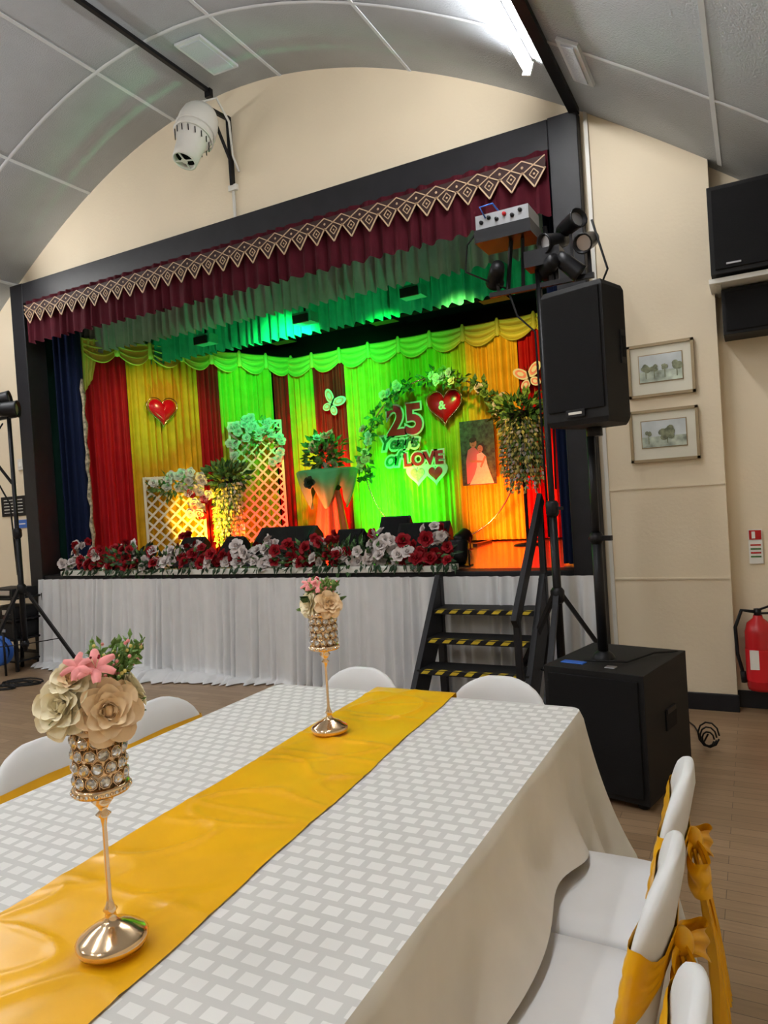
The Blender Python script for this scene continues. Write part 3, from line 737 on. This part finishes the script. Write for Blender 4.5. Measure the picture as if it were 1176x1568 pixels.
# ------------------------------------------------------------------ steps
mb = MB(); X0, X1 = -2.1, -1.32
tr = [(.16, 4.15), (.34, 4.30), (.52, 4.45), (.70, 4.60)]
for z, y in tr:
    mb.box(((X0+X1)/2, y+.11, z-.02), (X1-X0, .24, .035), blackm)
    x = X0+.03
    while x < X1-.05:
        mb.add([(x, y-.012, z-.028), (x+.05, y-.012, z-.028), (x+.075, y-.012, z-.006), (x+.025, y-.012, z-.006)], [(0, 1, 2, 3)], yellowt)
        mb.add([(x+.025, y-.010, z-.001), (x+.075, y-.010, z-.001), (x+.09, y+.012, z-.0005), (x+.04, y+.012, z-.0005)], [(0, 1, 2, 3)], yellowt); x += .105
for x in (X0, X1):
    mb.add([(x-.02, 4.05, 0), (x-.02, 4.30, 0), (x-.02, 4.80, .62), (x-.02, 4.80, .93), (x-.02, 4.74, .93), (x+.02, 4.05, 0), (x+.02, 4.30, 0), (x+.02, 4.80, .62), (x+.02, 4.80, .93), (x+.02, 4.74, .93)],
           [(4, 3, 2, 1, 0), (5, 6, 7, 8, 9)]+[(i, (i+1) % 5, (i+1) % 5+5, i+5) for i in range(5)], blackp)
    mb.bar((x, 4.75, 0), (x, 4.75, .9), .05, .05, blackp)
mb.bar((X1, 4.08, .70), (X1, 4.82, 1.45), .035, .09, blackp); mb.bar((X1, 4.12, 0.0), (X1, 4.12, .74), .04, .04, blackp); mb.bar((X1, 4.78, .6), (X1, 4.78, 1.40), .04, .04, blackp)
mb.obj('stage_steps', .003)

# ------------------------------------------------------------------ equipment rack left
mb = MB(); rx = -6.96
for x in (rx-.24, rx+.24):
    for y in (4.52, 4.85): mb.box((x, y, .38), (.03, .03, .76), metalb)
for z in (.10, .32, .52, .74): mb.box((rx, 4.685, z), (.50, .36, .02), metalb)
mb.box((rx, 4.68, .41), (.40, .28, .16), blackm); mb.box((rx, 4.68, .795), (.42, .28, .09), blackm); mb.box((rx, 4.535, .80), (.36, .01, .05), silver)
mb.box((rx, 4.68, .59), (.40, .28, .12), blackm); mb.box((rx+.1, 4.535, .60), (.12, .01, .05), silver); mb.box((rx-.05, 4.535, .41), (.24, .01, .03), greyp)
mb.obj('equipment_rack', .004)
mb = MB(); M = orient((-6.78, 4.36, .24), (.3, -1, 0))
mb.lathe([(0, -.07), (.13, -.07), (.15, -.05), (.15, -.03), (.06, -.025), (.06, .025), (.15, .03), (.15, .05), (.13, .07), (0, .07)], bluep, n=24, M=M)
mb.lathe([(.12, -.025), (.12, .025)], blackm, n=20, M=M); mb.tube([(-6.94, 4.38, .012), (-6.94, 4.38, .42), (-6.62, 4.33, .42), (-6.62, 4.33, .012)], .012, metalb, 6)
mb.obj('cable_reel')
mb = MB()
for k in range(9):
    cx, cy = -6.45+random.uniform(-.3, .4), 4.12+random.uniform(-.12, .12); r = random.uniform(.08, .2)
    mb.tube([(cx+r*cos(a*.5)*(1+.2*sin(a)), cy+r*.6*sin(a*.5), .01) for a in range(14)], .007, blackm, 5)
mb.obj('floor_cables')
mb = MB()
for k in range(3):
    r = .03+.012*k; mb.tube([(-.30+r*cos(a*.6), 4.2+k*.02, .075+r*1.3*sin(a*.6)+.005*k) for a in range(11)], .005, blackm, 5)
mb.tube([(-.30, 4.2, .1), (-.33, 4.3, .02), (-.4, 4.6, .01), (-.5, 4.8, .01)], .005, blackm, 5); mb.obj('coiled_cable')

# ------------------------------------------------------------------ table
TX0, TX1, TY0, TY1, TZ = -1.83, -.56, -.5, 2.4, .75
mb = MB(); mb.box(((TX0+TX1)/2, (TY0+TY1)/2, TZ-.025), (TX1-TX0-.02, TY1-TY0-.02, .03), latm)
for y in (TY0+.25, TY1-.45):
    for x in (TX0+.12, TX1-.12): mb.tube([(x, y, 0), (x, y, TZ-.03)], .014, silver, 8)
    mb.tube([(TX0+.12, y, .2), (TX1-.12, y, .2)], .01, silver, 8)
mb.obj('banquet_table')
mb = MB(); r = .04; per = []
def seg(a, b, n, nr):
    a = Vector(a); b = Vector(b)
    for i in range(n): per.append((a.lerp(b, i/n), Vector(nr)))
def arc(c, a0, n=8):
    for i in range(n):
        a = a0+pi/2*i/n; per.append((Vector((c[0]+r*cos(a), c[1]+r*sin(a))), Vector((cos(a), sin(a)))))
seg((TX1, TY0+r), (TX1, TY1-r), 140, (1, 0)); arc((TX1-r, TY1-r), 0)
seg((TX1-r, TY1), (TX0+r, TY1), 60, (0, 1)); arc((TX0+r, TY1-r), pi/2)
seg((TX0, TY1-r), (TX0, TY0+r), 140, (-1, 0)); arc((TX0+r, TY0+r), pi)
seg((TX0+r, TY0), (TX1-r, TY0), 60, (0, -1)); arc((TX1-r, TY0+r), 1.5*pi)
corners = [Vector((TX1, TY1)), Vector((TX0, TY1)), Vector((TX0, TY0)), Vector((TX1, TY0))]
n = len(per); rows = 18; rings = []
S = [0]
for i in range(1, n): S.append(S[-1]+(per[i][0]-per[i-1][0]).length)
for j in range(rows+1):
    k = j/rows; ring = []
    for i, (p, nr) in enumerate(per):
        cc = min(corners, key=lambda c: (p-c).length); dc = (p-cc).length
        cw = exp(-(dc/.26)**2); cw2 = exp(-(dc/.10)**2)
        cen = Vector(((TX0+TX1)/2, (TY0+TY1)/2))
        diag = (Vector((1 if cc.x > cen.x else -1, 1 if cc.y > cen.y else -1))).normalized()
        Hh = .275+.22*cw+.012*sin(S[i]*5)
        out = .008+.028*k+.018*k*sin(S[i]*14+1.2*sin(S[i]*5))*(1-cw)+.045*k**3
        q = p+nr*out+diag*(.07*cw2*k**1.2)+nr*(.028*cw*k*sin(dc*38))
        z = TZ+.002-(Hh*k) if k > 0 else TZ+.003
        ring.append(Vector((q.x if j else p.x, q.y if j else p.y, z)))
    rings.append(ring)
mb.loft(rings, clothp, cap=False)
mb.add([Vector((p.x, p.y, TZ+.003)) for p, _ in per], [tuple(range(n))], clothm)
mb.obj('tablecloth')
mb = MB()
def runner(u, v):
    Y = -.45+(2.44+.45)*min(1, v/.94)
    f = (Y-.69)/1.76
    xr = -.91+(-1.04+.91)*f; xl = -1.32+(-1.38+1.32)*f
    x = xl+(xr-xl)*u
    z = TZ+.007
    def ridge(a, b, c, e): return (1-min(1, abs(noise.noise(Vector((a, b, c))))*e))
    w = .0065*ridge(x*3+Y*1.2, Y*3.4-x*2.5, 1.0, 6)**3 + .004*ridge(x*2.5-Y*3, Y*4, 9.0, 8)**3 + .0025*noise.noise(Vector((x*7, Y*7, 3)))
    w += .0035*exp(-((Y*2.6 % 1.0-.5)/.03)**2)
    edge = min(u, 1-u)*8; w = w*(.35+.65*min(1, edge))
    z += max(0, w)
    if v > .94: k = (v-.94)/.06; z = TZ+.009-.14*k; Y += .012
    x += (.003*sin(Y*9)+.001*sin(Y*31))*(1 if u < .03 or u > .97 else 0)
    return Vector((x, Y, z))
mb.sheet(runner, 50, 340, satin)
mb.obj('table_runner')

# ------------------------------------------------------------------ centrepieces
def centrepiece(x, y, full, seed):
    random.seed(seed); mb = MB(); z0 = .772
    mb.lathe([(.0, -.006), (.056, -.006), (.060, .003), (.060, .008), (.054, .014), (.046, .018), (.036, .026), (.022, .032), (.012, .038), (.008, .050), (.012, .056), (.008, .062), (.0045, .075), (.004, .20), (.006, .215), (.013, .222), (.006, .228), (.010, .236), (.018, .246), (.012, .252), (.030, .262)], goldm, (x, y, z0), 36)
    zc = z0+.262; R = .043
    mb.lathe([(0, 0), (R+.003, 0), (R+.004, .012), (R, .014), (R-.006, .016), (R-.007, .105), (R-.001, .108), (R+.002, .12), (R-.003, .12), (R-.01, .10)], goldm, (x, y, zc), 32)
    for row in range(4):
        for k in range(12):
            a = 2*pi*(k+.5*(row % 2))/12
            c = Vector((x+R*.97*cos(a), y+R*.97*sin(a), zc+.027+row*.0225)); M = orient(c, (cos(a), sin(a), 0), random.random())
            mb.add([(.0095*cos(t*pi/4), .0095*sin(t*pi/4), 0) for t in range(8)]+[(.006*cos(t*pi/4+.39), .006*sin(t*pi/4+.39), .005) for t in range(8)]+[(0, 0, .006)],
                   [(t, (t+1) % 8, 8+t) for t in range(8)]+[(8+t, (t+1) % 8, 8+(t+1) % 8) for t in range(8)]+[(8+t, 8+(t+1) % 8, 16) for t in range(8)], crystal, False, M)
            mb.tube([M @ Vector((.0105*cos(t*pi/4), .0105*sin(t*pi/4), .0005)) for t in range(8)], .0010, goldm, 4, closed=True)
    for zz in (.006, .116):
        for k in range(36):
            a = 2*pi*k/36; mb.sphere((x+(R+.004)*cos(a), y+(R+.004)*sin(a), zc+zz), .0035, crystal if k % 2 else goldm, 6)
    zt = zc+.115; c = Vector((x, y, zt+.03))
    vd = Vector((-x, -y, 0)).normalized(); rt = Vector((-vd.y, vd.x, 0))
    if full:
        rose(mb, c+vd*.030+rt*.018+Vector((0, 0, -.005)), vd+Vector((0, 0, .30))+rt*.1, .056, petp, True, petp)
        rose(mb, c-rt*.045+vd*.01+Vector((0, 0, .010)), -rt*.7+vd*.9+Vector((0, 0, .45)), .054, petc, True)
        rose(mb, c-vd*.04+Vector((0, 0, .03)), -vd+Vector((0, 0, .9)), .050, petc, True)
        rose(mb, c+rt*.050-vd*.01+Vector((0, 0, .015)), rt+Vector((0, 0, .6)), .042, petc, True)
        rose(mb, c+Vector((0, 0, .05))-rt*.03+vd*.01, Vector((0, 0, .7))+vd*.8-rt*.3, .040, petc, True, petp)
        lc = c+vd*.03+rt*.004+Vector((0, 0, .072))
    else:
        rose(mb, c+vd*.03+rt*.020, vd+rt*.3+Vector((0, 0, .4)), .046, petp, True, petp)
        rose(mb, c-rt*.033+Vector((0, 0, .0)), -rt+vd*.8+Vector((0, 0, .3)), .044, petc, True)
        rose(mb, c-vd*.035+Vector((0, 0, .02)), -vd+Vector((0, 0, .8)), .044, petc, True)
        lc = c-rt*.01+Vector((0, 0, .06))
    for q, (off, sc) in enumerate(((Vector(), 1), (-rt*.028+Vector((0, 0, .006)), .75))):
        for k in range(6):
            M = orient(lc+off, Vector((0, 0, 1))+vd*.9-rt*.3*q) @ Matrix.Rotation(k*pi/3, 4, 'Z')
            petal(mb, M, .034*sc, .0085*sc, radians(58), .012, -.003, petk, 4, 5)
    for k in range(5):
        d = (Vector((0, 0, 1))+vd*.8+rdir(0)*.3).normalized(); mb.tube([lc, lc+d*.03], .0008, petc, 4); mb.sphere(lc+d*.03, .0022, petr, 6)
    for k in range(18 if full else 16):
        d = (rt*random.uniform(.0 if full else -1, 1.1)+vd*random.uniform(-.6, .4)+Vector((0, 0, random.uniform(.8, 1.4)))).normalized()
        L = random.uniform(.07, .11) if full else random.uniform(.04, .075)
        a = c+d*.03; b = a+d*L; mb.tube([a, a.lerp(b, .5)+rt*.004, b], .0011, leaf2, 4)
        for q in range(9):
            f = .3+.7*q/9; p = a.lerp(b, f); mb.sphere(p+rdir(0)*.008, .0034, random.choice([leaf2, leaf2, pety, leaf2, petk]), 6)
            leaf(mb, p, (d+rdir(0)*1.0).normalized(), .018, .005, leaf2)
    for k in range(9):
        a = 2*pi*k/9; d = Vector((cos(a), sin(a), random.uniform(-.3, .3)))
        if d.dot(vd) > .5: continue
        for q in range(2): leaf(mb, c+d*.040, (d+rdir(0)*.4).normalized(), .045, .013, random.choice([leafm, leaf2]))
    mb.obj('floral_candle_centrepiece')
centrepiece(-1.018, .822, True, 3); centrepiece(-1.255, 1.90, False, 5)
random.seed(11)

# ------------------------------------------------------------------ chairs
def chair(x, y, rz, hb=.80):
    mb = MB()
    def section(h, grow=0):
        f = (h-.40)/(hb-.40)
        w = .195
        if h > hb-.17: k = (h-(hb-.17))/.17; w = .195*sqrt(max(.0, 1-(k**2.6)*.98))
        w = max(w, .02)+grow; t = .022*(1 if f < .9 else max(.35, 1-(f-.9)*6))+grow
        yc = -.175-.085*f; pts = []
        for k in range(24):
            a = 2*pi*k/24; ca, sa = cos(a), sin(a)
            px_ = w*(abs(ca)**.45)*(1 if ca > 0 else -1); py_ = t*(abs(sa)**.8)*(1 if sa > 0 else -1)
            pts.append(Vector((px_, yc+py_+.03*(px_/.2)**2, h)))
        return pts
    hs = [.36, .42, .5, .58, .63, .67, .70, .73, .755, .775, .79, hb-.003]
    mb.loft([section(h) for h in hs], spandex)
    def sq(hx, hy, cy, z, p=.35):
        return [Vector((hx*(abs(cos(a))**p)*(1 if cos(a) > 0 else -1), cy+hy*(abs(sin(a))**p)*(1 if sin(a) > 0 else -1), z)) for a in [2*pi*k/32+.001 for k in range(32)]]
    mb.loft([sq(.19, .19, .01, .39), sq(.205, .205, .01, .40), sq(.207, .207, .01, .425), sq(.195, .195, .01, .44), sq(.12, .12, .01, .447)], spandex)
    cs = [(-.2, .21), (.2, .21), (.2, -.19), (-.2, -.19)]; ft = [(-.215, .24), (.215, .24), (.215, -.27), (-.215, -.27)]
    for i in range(4):
        a, b = Vector((*cs[i], .40)), Vector((*cs[(i+1) % 4], .40)); fa, fb = Vector((*ft[i], .02)), Vector((*ft[(i+1) % 4], .02))
        def fn(u, v):
            top = a.lerp(b, u); e = (2*abs(u-.5))**2.2
            bot = fa.lerp(fb, u); bot.z = .02+.26*(1-e)
            bot = bot.lerp(Vector((0, 0, bot.z)), .10*(1-e))
            return top.lerp(bot, v)
        mb.sheet(fn, 16, 8, spandex)
    for f in ft: mb.lathe([(.014, 0), (.016, .06)], silver, (f[0]*.96, f[1]*.96, 0), 8, cap=True)
    rings = []
    for j in range(15):
        t = j/14; rg = []
        for k in range(24):
            a = 2*pi*k/24; back = max(0, -sin(a))**2
            hh = .62+(t-.5)*(.15-.085*back)-.01*back
            rg.append(section(hh, .006+.0016*sin(t*24+a))[k])
        rings.append(rg)
    mb.loft(rings, satin, cap=False)
    zk = .61; yb = -.175-.085*.52-.028
    mb.sphere((0, yb-.014, zk), (.026, .022, .032), satin, 12)
    for sg in (-1, 1):
        def loop(u, v):
            wd = .085*(.28+.72*sin(pi*u)**.8)
            lat = .115*sin(pi*u)*(1-.10*abs(v-.5))
            out = .014+.022*sin(2*pi*u)+.018*sin(pi*u)+.005*sin(v*12+u*5)
            return Vector((sg*lat, yb-out, zk-.045*sin(pi*u)-.005+wd*(v-.5)+.004*sin(u*17)))
        mb.sheet(loop, 24, 10, satin)
        def tail_(u, v):
            wd = .035+.095*v**.7
            return Vector((sg*(.012+.045*v)+wd*(u-.5), yb-.014-.014*sin(u*16+v*4)*(.4+v)-.03*v*(1-v)-.045*v, zk-.01-.40*v-.05*v*(u if sg > 0 else 1-u)))
        mb.sheet(tail_, 24, 16, satin)
    mb.obj('banquet_chair', 0, (x, y, 0), rz)
chair(-.44, 1.86, pi/2+.03); chair(-.43, 1.44, pi/2-.02); chair(-.36, 1.01, pi/2)
chair(-1.81, 1.93, -pi/2); chair(-1.84, 1.46, -pi/2+.03); chair(-1.82, .98, -pi/2)
chair(-.90, 2.31, pi+.02, .80); chair(-1.52, 2.32, pi-.03, .80)

# ------------------------------------------------------------------ world + camera
w = bpy.data.worlds.new('world'); scene.world = w; w.use_nodes = True
w.node_tree.nodes['Background'].inputs[0].default_value = (.5, .55, .6, 1); w.node_tree.nodes['Background'].inputs[1].default_value = .2
cam = bpy.data.cameras.new('camera'); co = bpy.data.objects.new('camera', cam); scene.collection.objects.link(co)
cam.sensor_fit = 'VERTICAL'; cam.sensor_height = 36; cam.lens = 36*1100/1600; cam.clip_start = .02
psi = radians(27.9); p = radians(.94); r = radians(3.7)
F = Vector((-sin(psi)*cos(p), cos(psi)*cos(p), -sin(p))); R0 = Vector((cos(psi), sin(psi), 0)); U0 = R0.cross(F)
Ri = R0*cos(r)-U0*sin(r); Ui = R0*sin(r)+U0*cos(r)
Mx = Matrix((Ri, Ui, -F)).transposed().to_4x4(); Mx.translation = Vector((0, 0, 1.5))
co.matrix_world = Mx
scene.camera = co
